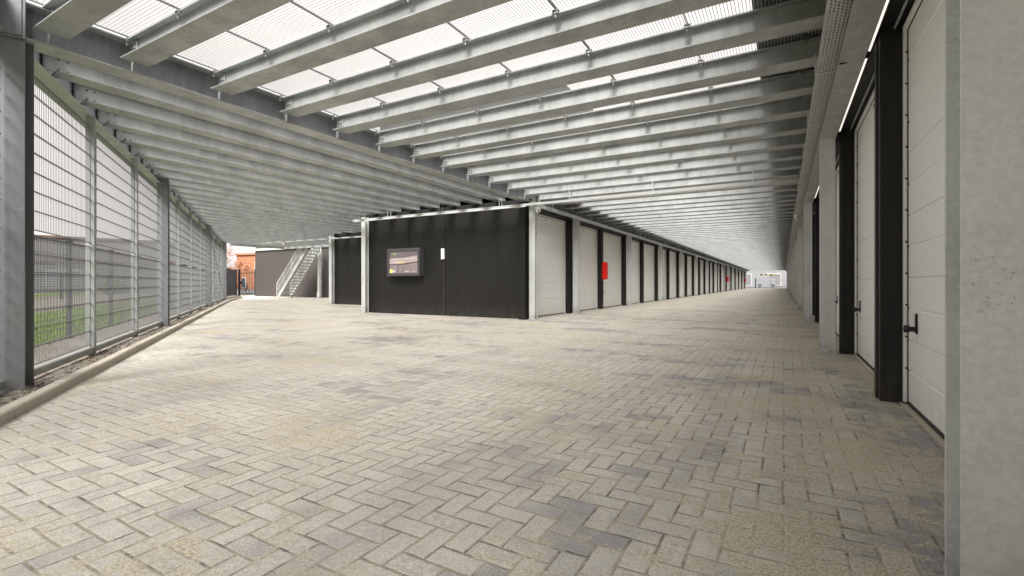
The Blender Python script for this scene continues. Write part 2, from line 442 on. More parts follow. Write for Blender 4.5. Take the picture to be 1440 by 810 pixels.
# kerb: stones along the fence, curving away at its far end
kerb = thing('kerb', 'low concrete kerb edging the paving in front of the mesh fence', 'kerb', F(0, .42))
kpath = [(-9 + 1.0*i, .37) for i in range(34)] + [(25.6, .43), (26.6, .62)]
for (t0, o0), (t1, o1) in zip(kpath[:-1], kpath[1:]):
    b = MB(); p0 = Vector(F(t0, o0-.0)); p1 = Vector(F(t1, o1)); d = (p1-p0).normalized()
    q0 = p0 + d*.003; q1 = p1 - d*.003; n = Vector((-d.y, d.x, 0))*.045
    if n.dot(Vector(F(0, 1))-Vector(F(0, 0))) < 0: n = -n
    zt = .085 + random.uniform(-.003, .003)
    lo = [q0-n, q1-n, q1+n, q0+n]; cham = .012
    nn = n.normalized()*cham
    a0 = [b.bm.verts.new((v.x, v.y, -.02)) for v in lo]
    a1 = [b.bm.verts.new((v.x, v.y, zt-cham)) for v in lo]
    hi = [q0-n+nn*0, q1-n+nn*0, q1+n-nn, q0+n-nn]
    a2 = [b.bm.verts.new((v.x, v.y, zt)) for v in hi]
    for A, B in ((a0, a1), (a1, a2)):
        for i in range(4): b.bm.faces.new((A[i], A[(i+1) % 4], B[(i+1) % 4], B[i]))
    b.bm.faces.new(a2)
    k = b.build('kerb_stone', 'kerb'); k.parent = kerb; k.matrix_parent_inverse = Matrix.Translation(-kerb.location)

# ------------------------------------------------------------------ steel columns
def column_proto(name, label, H, mat, W=.18, D=.165):
    t = thing(name, label, 'column')
    MB().hsec(H, D, W, .012, .010, 'z').build('shaft', mat, t)
    MB().box(-W/2-.02, W/2+.02, -D/2-.02, D/2+.02, .001, .016).build('base_plate', mat, t)
    return t
# right-hand row: near flange at a, aisle face at b=-.45
def right_label(k):
    if k == 0: return 'very large nearest galvanised steel column cut by the right edge of the photo'
    return '%s galvanised steel column beyond the large nearest one, along the right wall' % ORD[k-1]
proto = column_proto('steel_column', right_label(0), 3.04, 'galv_col')
proto['group'] = 'steel columns along the right row'
RC = [1.855+6.2*k for k in range(16)]
tr = tree_of(proto)
proto.location = Vector(P(RC[0]+.0825, -.54))*S
for k, a in enumerate(RC[1:], 1): copy_tree(proto, tr, P(a+.0825, -.54), label=right_label(k))
# left-hand row
def left_label(k):
    if k == 0: return 'galvanised corner column between the black sign wall and the left garage doors'
    return '%s galvanised steel column past the corner along the left garage row' % ORD[k-1]
LC = [11.5] + [14.6+6.2*k for k in range(14)]
for k, a in enumerate(LC):
    c = copy_tree(proto, tr, P(a+.0825, 5.94), label=left_label(k)); c['group'] = 'steel columns along the left row'
    c.scale = (1, 1, 3.21/3.04)
# columns at the ends of the sign wall and the wall behind it
for (a, b, lab) in ((11.5, 12.28, 'pale galvanised column at the left end of the black sign wall'),
                    (15.3, 18.55, 'pale galvanised column at the left end of the set back black wall'),
                    (21.2, 26.9, 'slim grey column beside the pipe right of the stairs')):
    c = copy_tree(proto, tr, P(a, b), label=lab); c['group'] = 'columns of the office front'
    c.scale = (1, 1, 3.21/3.04)
# the fence columns (darker)
fp = column_proto('steel_column', 'tall dark grey steel column at the left edge holding the roof girder', 3.55, 'galv_slate', .2, .2)
fp['group'] = 'steel columns standing in the mesh fence'
MB().box(-.11, .11, -.125, -.105, 3.18, 3.55).box(-.09, .09, -.135, -.125, 3.2, 3.53).build('end_plate', 'galv_dark', fp)
ft = tree_of(fp)
fp.location = Vector(F(0.08, .05))*S; fp.rotation_euler = (0, 0, FROT+math.pi/2-math.pi)
for t, lab in ((7.3, 'second dark grey column in the mesh fence, after the left edge one'),
               (17.0, 'third dark grey column in the mesh fence, before the cross bracing'), (26.2, 'last slim grey column where the mesh fence ends by the black railings')):
    copy_tree(fp, ft, F(t, .05), label=lab)

# ------------------------------------------------------------------ girders
GB, GT = 3.22, 3.56          # bottom / top of girders
PB, PT = 3.33, 3.56          # joists
def girder(name, label, p0, p1, D=.34, W=.25, mat='galv', z=GB, stiff=0):
    p0 = Vector(p0); p1 = Vector(p1); d = p1-p0; L = d.length
    g = thing(name, label, 'girder', (p0.x, p0.y, 0), math.atan2(d.y, d.x))
    MB().hsec(L, D, W, .014, .011, 'x', z).build('beam', mat, g)
    if stiff:
        x = stiff
        b = MB()
        while x < L: 
            b.box(x-.005, x+.005, -W/2+.01, W/2-.01, z+.015, z+D-.015); x += stiff
        s = b.build('stiffener_plates', mat, g)
    return g
g1 = girder('steel_girder', 'long galvanised girder running from the left edge column to the sign wall corner', P(1.35, 6.1), P(11.2, 6.1), mat='galv')
girder('steel_girder', 'galvanised girder above the columns of the left garage row', P(11.2, 6.1), P(A_END, 6.1))
girder('steel_girder', 'sloping looking girder along the top of the mesh fence', F(-9, -.1), F(26.3, -.1), mat='galv_blue')
girder('edge_girder', 'galvanised edge beam lying on the right hand columns', P(-5.6, -.54), P(A_END, -.54), D=.28, W=.20, z=3.04, mat='galv')
girder('steel_girder', 'far edge girder closing the roof near the stairs', P(16.1, 28.35), P(19.7, 28.35))
girder('steel_girder', 'girder in front of the stairs at the end of the side roof', P(19.75, 28.35), P(19.75, 18.6))
# dark sheet painting shade and weathering onto the main girder web
wb = MB().box(.1, 9.7, -.0085, -.0065, GB+.016, GT-.016).build('web_shade', 'galv_dark', g1)

# ------------------------------------------------------------------ joists over the aisle
W_J = .25
def joist_end_plate(mb, x, s):
    # web cleat and bolts at one end
    mb.box(x, x+s*.10, -.022, -.006, PB+.03, PT-.03) if s > 0 else mb.box(x+s*.10, x, -.022, -.006, PB+.03, PT-.03)
def joist(label, L, group, mat='galv', cat='joist', stub=True):
    t = thing('steel_joist', label, cat, group=group)
    MB().hsec(L, PT-PB, W_J, .012, .009, 'x', PB, WT=.13).build('beam', mat, t)
    b = MB(); joist_end_plate(b, 0.012, 1)
    if stub: b.box(-.055, .012, -.008, -.006, GB+.02, PT-.012)
    b.build('cleat_plate', mat, t)
    b = MB(); joist_end_plate(b, L-.012, -1); b.build('cleat_plate', mat, t)
    return t
BOLT = []
def add_bolt(t, loc):
    if not BOLT:
        o = MB().cyl((0, 0, 0), (0, -.016, 0), .0115, 6).cyl((0, -.016, 0), (0, -.026, 0), .006, 6).build('bolt', 'bolt', t, loc); BOLT.append(o)
    else:
        o = BOLT[0].copy(); COL.objects.link(o); o.parent = t; o.location = Vector(loc)*S
B0, B1 = 5.965, -.95
gj = 'galvanised joists across the aisle ceiling'
def jl(k):
    if k < 12: return 'galvanised ceiling joist across the aisle, %s from the camera end' % ORD[k]
    return 'galvanised ceiling joist across the aisle beyond the hanging cross tray'
jp = None
AJ = [1.73, 2.39, 3.285] + [4.185+.875*k for k in range(int((A_END-4.2)/.875)+1)]
for k, a in enumerate(AJ):
    if jp is None:
        jp = joist(jl(0), B0-B1, gj); jp.location = Vector(P(a, B0))*S; jt = tree_of(jp)
    else: cj = copy_tree(jp, jt, P(a, B0), label=jl(k))
    if k < 12:
        tgt = jp if k == 0 else cj
        for i in (0, 1):
            for zq in (PB+.06, PB+.115, PB+.17): add_bolt(tgt, (.035+.045*i, -.022, zq))
for k in range(1, 9):                                    # unseen joists, extended past the fence behind the camera to block sun
    a = 1.60-.88*k; b = min(5.6, 4.3+.6*k) if k > 1 else 5.0
    q = joist('unseen galvanised ceiling joist added behind the camera to block sun', b-B1, 'unseen joists added behind the camera to block sun', stub=False); q.location = Vector(P(a, b))*S
# joists of the side roof
for k in range(27):
    b = 7.05+.805*k
    if b > 28.1: break
    a0 = fence_a(b, -.02); a1 = 11.95 if b < 12.3 else (15.7 if b < 18.5 else 19.6)
    lab = ('galvanised joist of the side roof, %s behind the main girder' % ORD[k]) if k < 9 else 'galvanised joist of the far side roof above the fence'
    t = thing('steel_joist', lab, 'joist', P(a0, b), math.pi/2, 'galvanised joists of the side roof')
    L = a1-a0
    MB().hsec(L, PT-PB, W_J, .012, .009, 'x', PB, WT=.13).build('beam', 'galv', t)
    MB().box(-.12, -.10, -.10, .10, GB+.02, PT-.02).build('stiffener_plate', 'galv_dark', t)
    c = MB().box(-.10, .15, -.022, -.006, PB+.02, PT-.02)
    c.build('cleat_plate', 'galv', t)
    if k < 10:
        for xq in (.03, .11):
            for zq in (PB+.045, PB+.165): add_bolt(t, (xq, -.0225, zq))

# ------------------------------------------------------------------ deck gratings
DZ = PT+.004
gp = None
xb = [5.98-1.03*i for i in range(8)]
for r in range(6):
    a0 = .80+1.75*r; a1 = a0+1.742
    for c in range(7):
        b0, b1 = xb[c], xb[c]-1.022
        L = a1-a0; Wd = b0-b1
        lab = 'deck grating panel, %s from the main girder in the %s row from the camera' % (ORD[c], ORD[r])
        if gp is None:
            gp = thing('grating_panel', lab, 'grating', P(a0, b0), 0, 'white sky lit grating panels of the deck')
            MB().box(.004, Wd-.004, .004, L-.004, DZ+.022, DZ+.024).build('mesh', 'grate', gp)
            MB().box(0, .003, 0, L, DZ+.012, DZ+.03).box(Wd-.003, Wd, 0, L, DZ+.012, DZ+.03).box(.003, Wd-.003, 0, .003, DZ+.012, DZ+.03).box(.003, Wd-.003, L-.003, L, DZ+.012, DZ+.03).build('border', 'galv_dark', gp)
            for yy in (.655, 1.53):
                MB().box(-.03, .03, yy-.012, yy+.018, DZ-.006, DZ+.002).box(-.032, -.022, yy-.014, yy+.014, DZ-.04, DZ-.006).box(.022, .032, yy-.014, yy+.014, DZ-.04, DZ-.006).box(-.022, .022, yy-.015, yy+.015, DZ-.04, DZ-.033).cyl((0, yy, DZ-.075), (0, yy, DZ-.04), .009, 8).build('clip', 'clip', gp)
            gt = tree_of(gp)
        else: copy_tree(gp, gt, P(a0, b0), label=lab)
AG = .80+1.75*6
tag(MB().poly([P(AG, 6.0)[:2], P(AG, -1.0)[:2], P(A_END, -1.0)[:2], P(A_END, 6.0)[:2]], DZ+.022, DZ+.024).build('deck_grating', 'grate'), 'long run of deck grating over the far aisle joists', 'grating')
tag(MB().poly([P(-5.6, 5.6)[:2], P(.2, 5.6)[:2], P(.78, 5.1)[:2], P(.78, -1.0)[:2], P(-5.6, -1.0)[:2]], DZ+.022, DZ+.024).build('deck_grating', 'grate'), 'unseen deck grating extended behind the camera to block sun', 'grating')  # roof carried on past the fence, out of view, to keep sun off the floor
tag(MB().poly([F(.3, 0)[:2], P(11.9, 6.12)[:2][0:2] if False else P(1.7, 6.2)[:2], P(11.3, 6.2)[:2], P(11.3, 12.3)[:2], P(15.3, 12.3)[:2], P(15.3, 18.5)[:2], P(19.7, 18.5)[:2], P(19.7, 28.4)[:2], P(16.1, 28.4)[:2]], DZ+.022, DZ+.024).build('deck_grating', 'grate'), 'deck grating lying on the joists of the side roof', 'grating')

# ------------------------------------------------------------------ upper storey (dark undersides over the aisle edges)
up = thing('upper_storey', 'upper storage storey standing on the deck above the right garages', 'building', P(0, .26))
def put(o, root): o.parent = root; o.matrix_parent_inverse = Matrix.Translation(-root.location); return o
put(MB().box(-.26, 7, -2.2, A_END, DZ+.06, 6.6).build('wall', 'dark'), up)
up2 = thing('upper_storey', 'upper storage storey standing on the deck above the left garages', 'building', P(11.4, 5.35))
put(MB().box(-12.3, -5.35, 12.2, A_END, DZ+.06, 6.6).build('wall', 'dark'), up2)
put(MB().box(-18.3, -12.31, 16.4, A_END, DZ+.06, 6.6).build('wall', 'dark'), up2)

# ------------------------------------------------------------------ garage rows
DOOR_REC = .18                       # door behind the pillar face
SEC = .52
def door_panel(w, H):
    """panel in local frame: x 0..w along the row, y = 0 front face (towards -y), z up. returns MB"""
    prof = []
    z = .03
    n = int(round((H-.03)/SEC)); s = (H-.03)/n
    for i in range(n):
        z0 = z+i*s; z1 = z0+s; zm = (z0+z1)/2
        prof += [(z0, .012), (z0+.003, .0), (zm-.010, 0), (zm-.003, .005), (zm+.003, .005), (zm+.010, 0), (z1-.004, .0), (z1-.001, .012)]
    b = MB()
    L = [b.bm.verts.new((0, y, zz)) for zz, y in prof]; Rr = [b.bm.verts.new((w, y, zz)) for zz, y in prof]
    for i in range(len(prof)-1): b.bm.faces.new((L[i], Rr[i], Rr[i+1], L[i+1]))
    return b
def make_door(w, H):
    """garage_door part: mesh with sub-parts frame, handle, bottom_seal, number_plate"""
    d = door_panel(w-.09, H-.05)
    o = d.build('garage_door', 'door')
    f = MB().box(-.045, -.006, -.03, .03, 0.02, H-.003).box(w-.09+.006, w-.045, -.03, .03, 0.02, H-.003).box(-.006, w-.084, -.03, .03, H-.045, H-.003).build('frame', 'door_trim', o)
    e = MB().box(-.0055, -.001, -.008, .02, .03, H-.05).box(w-.089, w-.0845, -.008, .02, .03, H-.05).box(-.006, w-.084, -.006, .02, H-.05, H-.045)
    zz = .30
    while zz < H-.2:
        e.cyl((-.003, -.02, zz), (-.003, -.004, zz), .007, 6); zz += .26
    e.build('edge_seal', 'rubber', o)
    MB().box(0, w-.09, -.012, .02, .004, .03).box(-.045, 0, -.035, .03, 0, .02).build('bottom_seal', 'rubber', o)
    MB().box(-.045, w-.045, -.05, -.012, .001, .010).build('sill', 'sill', o)
    h = MB().box(-.016, .016, -.014, 0, -.07, .085, bevel=.004)
    h.cyl((0, -.012, -.035), (0, -.055, -.035), .020, 12).cyl((0, -.050, -.035), (-.012, -.075, -.035), .030, 14)
    ho = h.build('handle', 'handle', o); ho.location = Vector(((w-.09)-.32 if False else .30, -.001, .68))*S
    MB().box((w-.09)/2-.03, (w-.09)/2+.03, -.004, .0, H-.13, H-.105).build('number_plate', 'housing', o)
    return o

def garage_row(label, xface, side, a_first, n, DH, a_lo, depth=6.0, corner=None):
    """side=+1: row on the right (doors look to -X); side=-1: on the left. pillars start at a_first + 3.1k"""
    root = thing('garage_row', label, 'garage', (xface, a_first, 0))
    PW = .26
    s = side
    rowrot = -math.pi/2 if side > 0 else math.pi/2
    proto = None; pil = None
    for k in range(n):
        a = a_first+3.1*k
        x0, x1 = sorted((xface, xface+s*(DOOR_REC+.03)))
        if pil is None:
            pb = MB().box(*sorted((0, s*(DOOR_REC+.03))), .0, PW, 0, DH+.02)
            pb.box(*sorted((-s*.012, -s*.0)), .10, .20, 0, DH+.02)
            pil = pb.build('pillar', 'dark', root, (0, 0, 0))
        else:
            c = pil.copy(); COL.objects.link(c); c.parent = root; c.location = Vector((0, 3.1*k, 0))*S
        # door between this pillar and the next one
        if k == n-1: break
        w = 3.1-PW-.004
        xx = s*DOOR_REC
        if s > 0: loc = (xx, 3.1*(k+1)-.002-.045, 0)
        else: loc = (xx, 3.1*k+PW+.002+.045, 0)
        if proto is None:
            proto = make_door(w, DH); proto.parent = root; proto.rotation_euler = (0, 0, rowrot); proto.location = Vector(loc)*S
            dt = tree_of(proto)
        else:
            c = copy_tree(proto, dt, loc, rowrot, parent=root)
    hi = a_first+3.1*(n-1)+PW
    sgn = s
    # lintel fascia above doors and the solid body behind
    MB().box(*sorted((sgn*.002, sgn*(DOOR_REC+.06))), .0, hi-a_first, DH+.02, PB-.02).build('lintel', 'dark', root)
    MB().box(*sorted((sgn*(DOOR_REC+.06), sgn*depth)), a_lo-a_first, hi-a_first, 0, PB-.02).build('wall', 'dark', root)
    return root
nR = int((A_END+1.1)/3.1)+1
rr = garage_row('long right hand row of white garage doors between black pillars', .71, 1, -1.15, nR, 3.13, -1.15)
nL = int((A_END-11.4)/3.1)+1
lr = garage_row('long left hand row of white garage doors between black pillars', -6.10, -1, 11.4, nL, 3.04, 11.7, depth=6.15)
# guide rail (pale line under the right-hand lintel)
put(MB().box(.80, .815, -1.1, A_END-1, 3.128, 3.142).build('guide_strip', 'galv'), rr)
# the sign wall and the stepped wall behind it belong to the left building
def wall_piece(name, root, x0, x1, y0, y1, z0, z1, mat='dark'): return put(MB().box(x0, x1, y0, y1, z0, z1).build(name, mat), root)
office = thing('office_block', 'matt black office block front carrying the information board', 'building', P(11.65, 9.2))
wall_piece('front_wall', office, -8.97, -6.03, 11.62, 11.69, 0, PB-.01)
wall_piece('front_wall', office, -12.36, -8.985, 11.62, 11.69, 0, PB-.01)
wall_piece('joint_strip', office, -8.984, -8.971, 11.632, 11.69, 0, PB-.01)
wall_piece('side_wall', office, -12.36, -12.29, 11.69, 15.4, 0, PB-.01)
wall_piece('set_back_wall', office, -18.6, -12.36, 15.4, 15.47, 0, PB-.01)
wall_piece('side_wall', office, -18.6, -18.53, 15.47, 21.75, 0, PB-.01)

wall_piece('rear_wall', office, -18.5, -12.4, 15.5, A_END, 0, PB-.01)
# small conduits on the wall
tag(MB().box(-10.50, -10.48, 11.60, 11.618, 2.11, 3.1).build('conduit', 'rubber'), 'thin black conduit rising from the information board', 'conduit')
tag(MB().box(-9.027, -9.013, 11.604, 11.618, 0.02, 1.78).build('conduit', 'housing'), 'thin grey conduit dropping from the white wall lamp to the ground', 'conduit')
# wall lamps
for (x, y, z, lab) in ((-9.04, 11.60, 1.89, 'slim white wall lamp right of the information board'), (-13.05, 15.38, 1.9, 'slim white wall lamp on the set back wall beside the pale column')):
    l = thing('wall_lamp', lab, 'lamp', (x, y, z), 0, None)
    MB().box(-.055, .055, -.06, .015, -.165, .165, bevel=.012).build('housing', 'white', l)
    MB().box(-.065, .065, .0, .018, -.18, .18).build('back_plate', 'rubber', l)

# ------------------------------------------------------------------ information board
ib = thing('information_board', 'dark framed landscape information board on the black front wall', 'board', (-10.50, 11.62, 1.665))
bw, bh = .68, .44
hb = MB(); d = .20
fr = .085
hb.box(-bw, bw, -d+.02, -.002, -bh, bh)
hb.box(-bw, -bw+fr, -d-.02, -d+.02, -bh, bh).box(bw-fr, bw, -d-.02, -d+.02, -bh, bh).box(-bw+fr, bw-fr, -d-.02, -d+.02, -bh, -bh+fr).box(-bw+fr, bw-fr, -d-.02, -d+.02, bh-fr, bh)
hb.build('housing', 'housing', ib)
sw, sh = bw-fr, bh-fr
scr = MB().box(-sw, sw, -d+.008, -d+.0195, -sh, sh).build('screen', 'scr_bg', ib)
def chip(x0, x1, z0, z1, m, lift=1, name='graphic'):
    return MB().box(x0*sw, x1*sw, -d+.008-.003*lift, -d+.0075-.003*(lift-1), z0*sh, z1*sh).build(name, m, scr)
chip(-1, 1, .40, 1, 'scr_top')
b = MB()                                    # pale field with the sloping upper edge
yy0, yy1 = -d+.005-.003, -d+.0072-.003
pts = [(-1, -.18), (-.3, -.18), (.3, -.10), (1, 0.03), (1, .56), (.3, .44), (-.3, .35), (-1, .30)]
v0 = [b.bm.verts.new((x*sw, yy0, z*sh)) for x, z in pts]; b.bm.faces.new(v0)
v1 = [b.bm.verts.new((x*sw, yy1, z*sh)) for x, z in pts]; b.bm.faces.new(list(reversed(v1)))
for i in range(8): b.bm.faces.new((v0[i], v0[(i+1) % 8], v1[(i+1) % 8], v1[i]))
b.build('graphic', 'scr_pale', scr)
b = MB()
for x0, x1, z0, z1 in ((-1, -.3, -.20, -.20), (-.3, .3, -.20, -.12), (.3, 1, -.12, .02)):
    q = [b.bm.verts.new(v) for v in ((x0*sw, yy0-.004, (z0-.03)*sh), (x1*sw, yy0-.004, (z1-.03)*sh), (x1*sw, yy0-.004, (z1+.03)*sh), (x0*sw, yy0-.004, (z0+.03)*sh))]
    b.bm.faces.new(q)
b.build('graphic_line', 'scr_dark', scr)
def words(x0, x1, z0, z1, m, n):
    b = MB(); x = x0
    for i in range(n):
        w = (x1-x0)/n*random.uniform(.55, .85)
        b.box(x*sw, (x+w)*sw, -d-.004, -d-.002, z0*sh, (z1 if random.random() < .6 else z1-.03)*sh); x += (x1-x0)/n
    b.build('lettering_line', m, scr)
words(-.78, -.45, .68, .80, 'scr_green', 5)
words(-.70, -.50, .72, .77, 'scr_white', 4)
words(-.75, .85, .26, .33, 'scr_white', 7)
words(-.72, -.4, -.03, .06, 'scr_white', 6); words(-.38, .15, -.04, .05, 'scr_yellow', 7)
words(.15, .42, -.90, -.78, 'scr_white', 3); words(.55, .92, -.90, -.78, 'scr_pale', 5)
chip(-.98, -.78, -.97, -.62, 'scr_yellow', 2); words(-.74, -.55, -.92, -.70, 'scr_white', 3)
for x in (-.42, -.38, -.05): chip(x, x+.015, -.96, -.35, 'scr_dark', 2, 'graphic_line')

# ------------------------------------------------------------------ fire extinguisher cabinets
fx = thing('extinguisher_cabinet', 'nearest bright red fire cabinet on a black pillar of the left row', 'fire cabinet', P(17.70, 6.10, 1.47), 0, 'red fire cabinets on the left row')
MB().box(.02, .215, -.11, .11, -.335, .335, bevel=.045).build('case', 'red', fx, smooth=False)
MB().box(-.02, .02, -.12, .10, -.32, .32).build('bracket', 'rubber', fx)
MB().box(.216, .222, -.015, .015, -.10, .0).build('latch', 'rubber', fx)
fxt = tree_of(fx)
copy_tree(fx, fxt, P(17.70+3.1*15, 6.10, 1.47), label='second red fire cabinet, far down the left row')
copy_tree(fx, fxt, P(17.70+3.1*25, 6.10, 1.47), label='most distant red fire cabinet near the end of the left row')

# ------------------------------------------------------------------ cable trays
def tray(label, p0, p1, w, hgt, z, mat, rods=3.0, group=None, hooks=True):
    p0 = Vector(p0); p1 = Vector(p1); d = p1-p0; L = d.length
    t = thing('cable_tray', label, 'cable tray', (p0.x, p0.y, z), math.atan2(d.y, d.x), group)
    b = MB().box(0, L, -w/2, w/2, 0, .004)
    b.build('tray_floor', mat, t)
    MB().box(0, L, -w/2-.004, -w/2, 0, hgt).build('tray_side', 'tray_wall', t)
    MB().box(0, L, w/2, w/2+.004, 0, hgt).build('tray_side', 'tray_wall', t)
    if hooks:
        x = rods*.4
        h0 = None
        while x < L:
            if h0 is None:
                h0 = MB().cyl((0, -w/2-.012, 0), (0, -w/2-.012, PB-z), .006, 6).box(-.012, .012, -w/2-.02, w/2+.02, -.012, -.002).cyl((0, w/2+.012, 0), (0, w/2+.012, PB-z), .006, 6).build('hanger', 'galv_col', t, (x, 0, 0))
            else:
                c = h0.copy(); COL.objects.link(c); c.parent = t; c.location = Vector((x, 0, 0))*S
            x += rods
    return t
tray('wide perforated cable tray running down the right side of the aisle ceiling', P(-2, -.40), P(A_END-1, -.40), .215, .05, 3.13, 'tray_y', 1.76)
tray('perforated cable tray crossing the aisle to the sign wall', P(11.12, -.26), P(11.12, 12.4), .11, .055, 3.04, 'tray_x', 2.05)
tray('narrow cable tray along the top of the left garage row', P(11.2, 5.80), P(A_END-1, 5.80), .07, .09, 3.06, 'tray_y', 3.1)
tray('short cable tray in front of the set back black wall', P(15.0, 12.4), P(15.0, 23.5), .11, .055, 3.03, 'tray_x', 2.4)
for i, (bb, r, lab) in enumerate(((-.36, .014, 'thick black cable lying in the wide tray nearest the aisle'), (-.41, .011, 'middle black cable lying in the wide tray'), (-.45, .016, 'black cable lying in the wide tray nearest the doors'))):
    b = MB(); aa = -1.9
    while aa < A_END-2:
        b.cyl(P(aa, bb+.012*math.sin(aa*1.1+i), 3.138+r), P(aa+1.0, bb+.012*math.sin((aa+1)*1.1+i), 3.138+r), r, 6); aa += 1.0
    tag(b.build('cable', 'rubber'), lab, 'cable')
# pale conduit under the cross tray over the sign wall
tag(MB().cyl(P(11.05, 5.9, 3.02), P(11.05, 12.3, 3.02), .018, 8).build('conduit', 'galv_col'), 'galvanised conduit following the tray above the sign wall', 'conduit')

# ------------------------------------------------------------------ security cameras
def dome(label, loc, first=[None]):
    if first[0] is None:
        t = thing('security_camera', label, 'camera', loc, 0, 'small white dome cameras under the ceiling')
        MB().cyl((0, 0, 0), (0, 0, .06), .012, 8).cyl((0, 0, -.04), (0, 0, 0), .075, 20, .055).build('bracket', 'white', t)
        MB().sphere((0, 0, -.06), .062, 16, (1, 1, 1.1)).build('dome', 'white', t, smooth=True)
        MB().cyl((.03, -.055, -.09), (.036, -.068, -.10), .018, 10).build('lens', 'rubber', t)
        first[0] = (t, tree_of(t))
    else: copy_tree(first[0][0], first[0][1], loc, label=label)
dome('white dome camera at the corner above the first left garage door', P(11.25, 5.62, 2.98))
dome('small white dome camera under the short tray before the stairs', P(14.9, 21.6, 2.98))
dome('tiny white dome camera above the seventh door of the left row', P(38, 5.7, 2.98))
dome('small white dome camera under the wide tray on the right', P(16.5, -.33, 3.05))

# ------------------------------------------------------------------ glowing strips with added housings, for light through the gap at the right beam
for (a0, a1, lab) in ((3.0, 5.3, 'nearest thin glowing strip standing in for light through the gap between the right beam and the black fascia'), (5.45, 7.9, 'second thin glowing strip standing in for light through the gap between the right beam and the black fascia'), (8.7, 13.8, 'third thin glowing strip standing in for light through the gap above the right doors')):
    l = thing('gap_glow_strip', lab, 'lamp', P(a0, -.668, 3.08), math.pi/2, 'thin glowing strips standing in for the light gap above the right doors')
    MB().box(0, a1-a0, -.007, .007, 0, .016).build('gap_glow', 'lamp', l)
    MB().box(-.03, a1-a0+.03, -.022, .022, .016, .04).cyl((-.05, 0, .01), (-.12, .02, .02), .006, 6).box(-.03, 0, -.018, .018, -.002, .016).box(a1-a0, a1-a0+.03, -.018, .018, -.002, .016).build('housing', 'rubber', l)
tag(MB().cyl(P(5.35, -.45, 3.035), P(5.4, -.67, 3.07), .008, 6).build('cable', 'rubber'), 'short black cable crossing under the right beam', 'cable')
for k in range(1, 16):
    pass

# ------------------------------------------------------------------ mesh fence
mf = thing('mesh_fence', 'tall galvanised wire mesh fence closing the left side of the hall', 'fence', F(0), FROT)
def fbox(mb, t0, t1, o0, o1, z0, z1):  # local frame of fence: x along t, y = ?
    mb.box(t0, t1, o0, o1, z0, z1)
# local +X = fence direction; local Y sign so that paving side is  -Y or +Y
YS = 1 if (Vector(F(0, 1))-Vector(F(0, 0))).dot(Vector((-math.sin(FROT), math.cos(FROT), 0))) > 0 else -1
bounds = [-2.433+2.433*i for i in range(12)] + [26.2]
bounds = [b for b in bounds if b < 25.5] + [26.2]
heavy = (0, 7.3, 17.03, 26.2)
def wire_panel(w, z0, z1, dense=True):
    b = MB(); r = .0024
    zz = z0; k = 0
    while zz <= z1+.001:
        for off in (-.008, .008): b.box(0, w, off-.003, off+.003, zz-.003, zz+.003)
        zz += (z1-z0)/round((z1-z0)/.192)
    x = .01
    while x < w:
        b.box(x-r, x+r, -r, r, z0-.01, z1+.01); x += .0455
    return b
wp = {}
for i in range(len(bounds)-1):
    t0, t1 = bounds[i]+.05, bounds[i+1]-.05
    if i == 1: t0 += .09
    for hv in heavy[1:]:
        if abs(bounds[i]-hv) < .3: t0 = hv+.12
        if abs(bounds[i+1]-hv) < .3: t1 = hv-.12
    w = t1-t0
    for (z0, z1) in ((.16, 1.50), (1.515, 3.10)):
        key = (round(w, 2), z0)
        if key in wp: c = wp[key].copy(); COL.objects.link(c); c.location = Vector((t0, 0, 0))*S
        else:
            c = wire_panel(w, z0+.02, z1-.02).build('wire_mesh', 'wire', mf, (t0, 0, 0)); wp[key] = c
for t in bounds[1:]:
    if min(abs(t-h) for h in heavy) < .3: continue
    MB().box(t-.045, t+.045, -YS*.045 if YS > 0 else -.045, .045, .0, 3.22).build('post', 'galv_post', mf)
MB().box(-2.4, -.06, -.04, .04, .075, .145).box(.16, 7.2, -.04, .04, .075, .145).box(7.4, 16.9, -.04, .04, .075, .145).box(17.1, 26.1, -.04, .04, .075, .145).build('bottom_rail', 'galv_post', mf)
MB().bar((17.2, YS*.06, 3.1), (26.0, YS*.06, .2), .018, .018).build('cross_brace', 'galv_dark', mf)
MB().bar((17.2, YS*.09, .2), (26.0, YS*.09, 3.1), .018, .018).build('cross_brace', 'galv_dark', mf)

# dark low fence outside
of = thing('wire_fence', 'low dark grey wire fence outside with paired rails and posts', 'fence', F(0, -1.06), FROT)
xs = [-5.1+2.65*i for i in range(16)]
for i in range(len(xs)-1):
    if i == 0:
        b = MB(); w = xs[1]-xs[0]; r = .003
        zz = .03
        while zz < 1.71:
            b.box(0, w, .006, .014, zz-.004, zz+.004); b.box(0, w, -.014, -.006, zz-.004, zz+.004); zz += .182
        b.box(0, w, -.01, .01, 1.70, 1.725)
        r = .0022; x = .03
        while x < w: b.box(x-r, x+r, -r, r, .01, 1.71); x += .0455
        fp0 = b.build('wire_mesh', 'blackmetal', of, (xs[0], 0, 0))
        po = MB().box(-.035, .035, -.03, .03, 0, 1.75).box(-.045, .045, -.04, .04, 1.75, 1.76).build('post', 'blackmetal', of, (xs[0], 0, 0))
    else:
        c = fp0.copy(); COL.objects.link(c); c.location = Vector((xs[i], 0, 0))*S
        c = po.copy(); COL.objects.link(c); c.location = Vector((xs[i], 0, 0))*S

# a second, farther field fence
ff = thing('field_fence', 'distant dark post fence standing in the field beyond the grass', 'fence', F(8, -9), FROT)
b = MB()
for z in (.3, .8, 1.4): b.box(-30, 40, -.008, .008, z-.01, z+.01)
b.build('rails', 'blackmetal', ff)
p0 = MB().box(-.04, .04, -.04, .04, 0, 1.6).build('post', 'blackmetal', ff, (-30, 0, 0))
for i in range(1, 15):
    c = p0.copy(); COL.objects.link(c); c.location = Vector((-30+5*i, 0, 0))*S

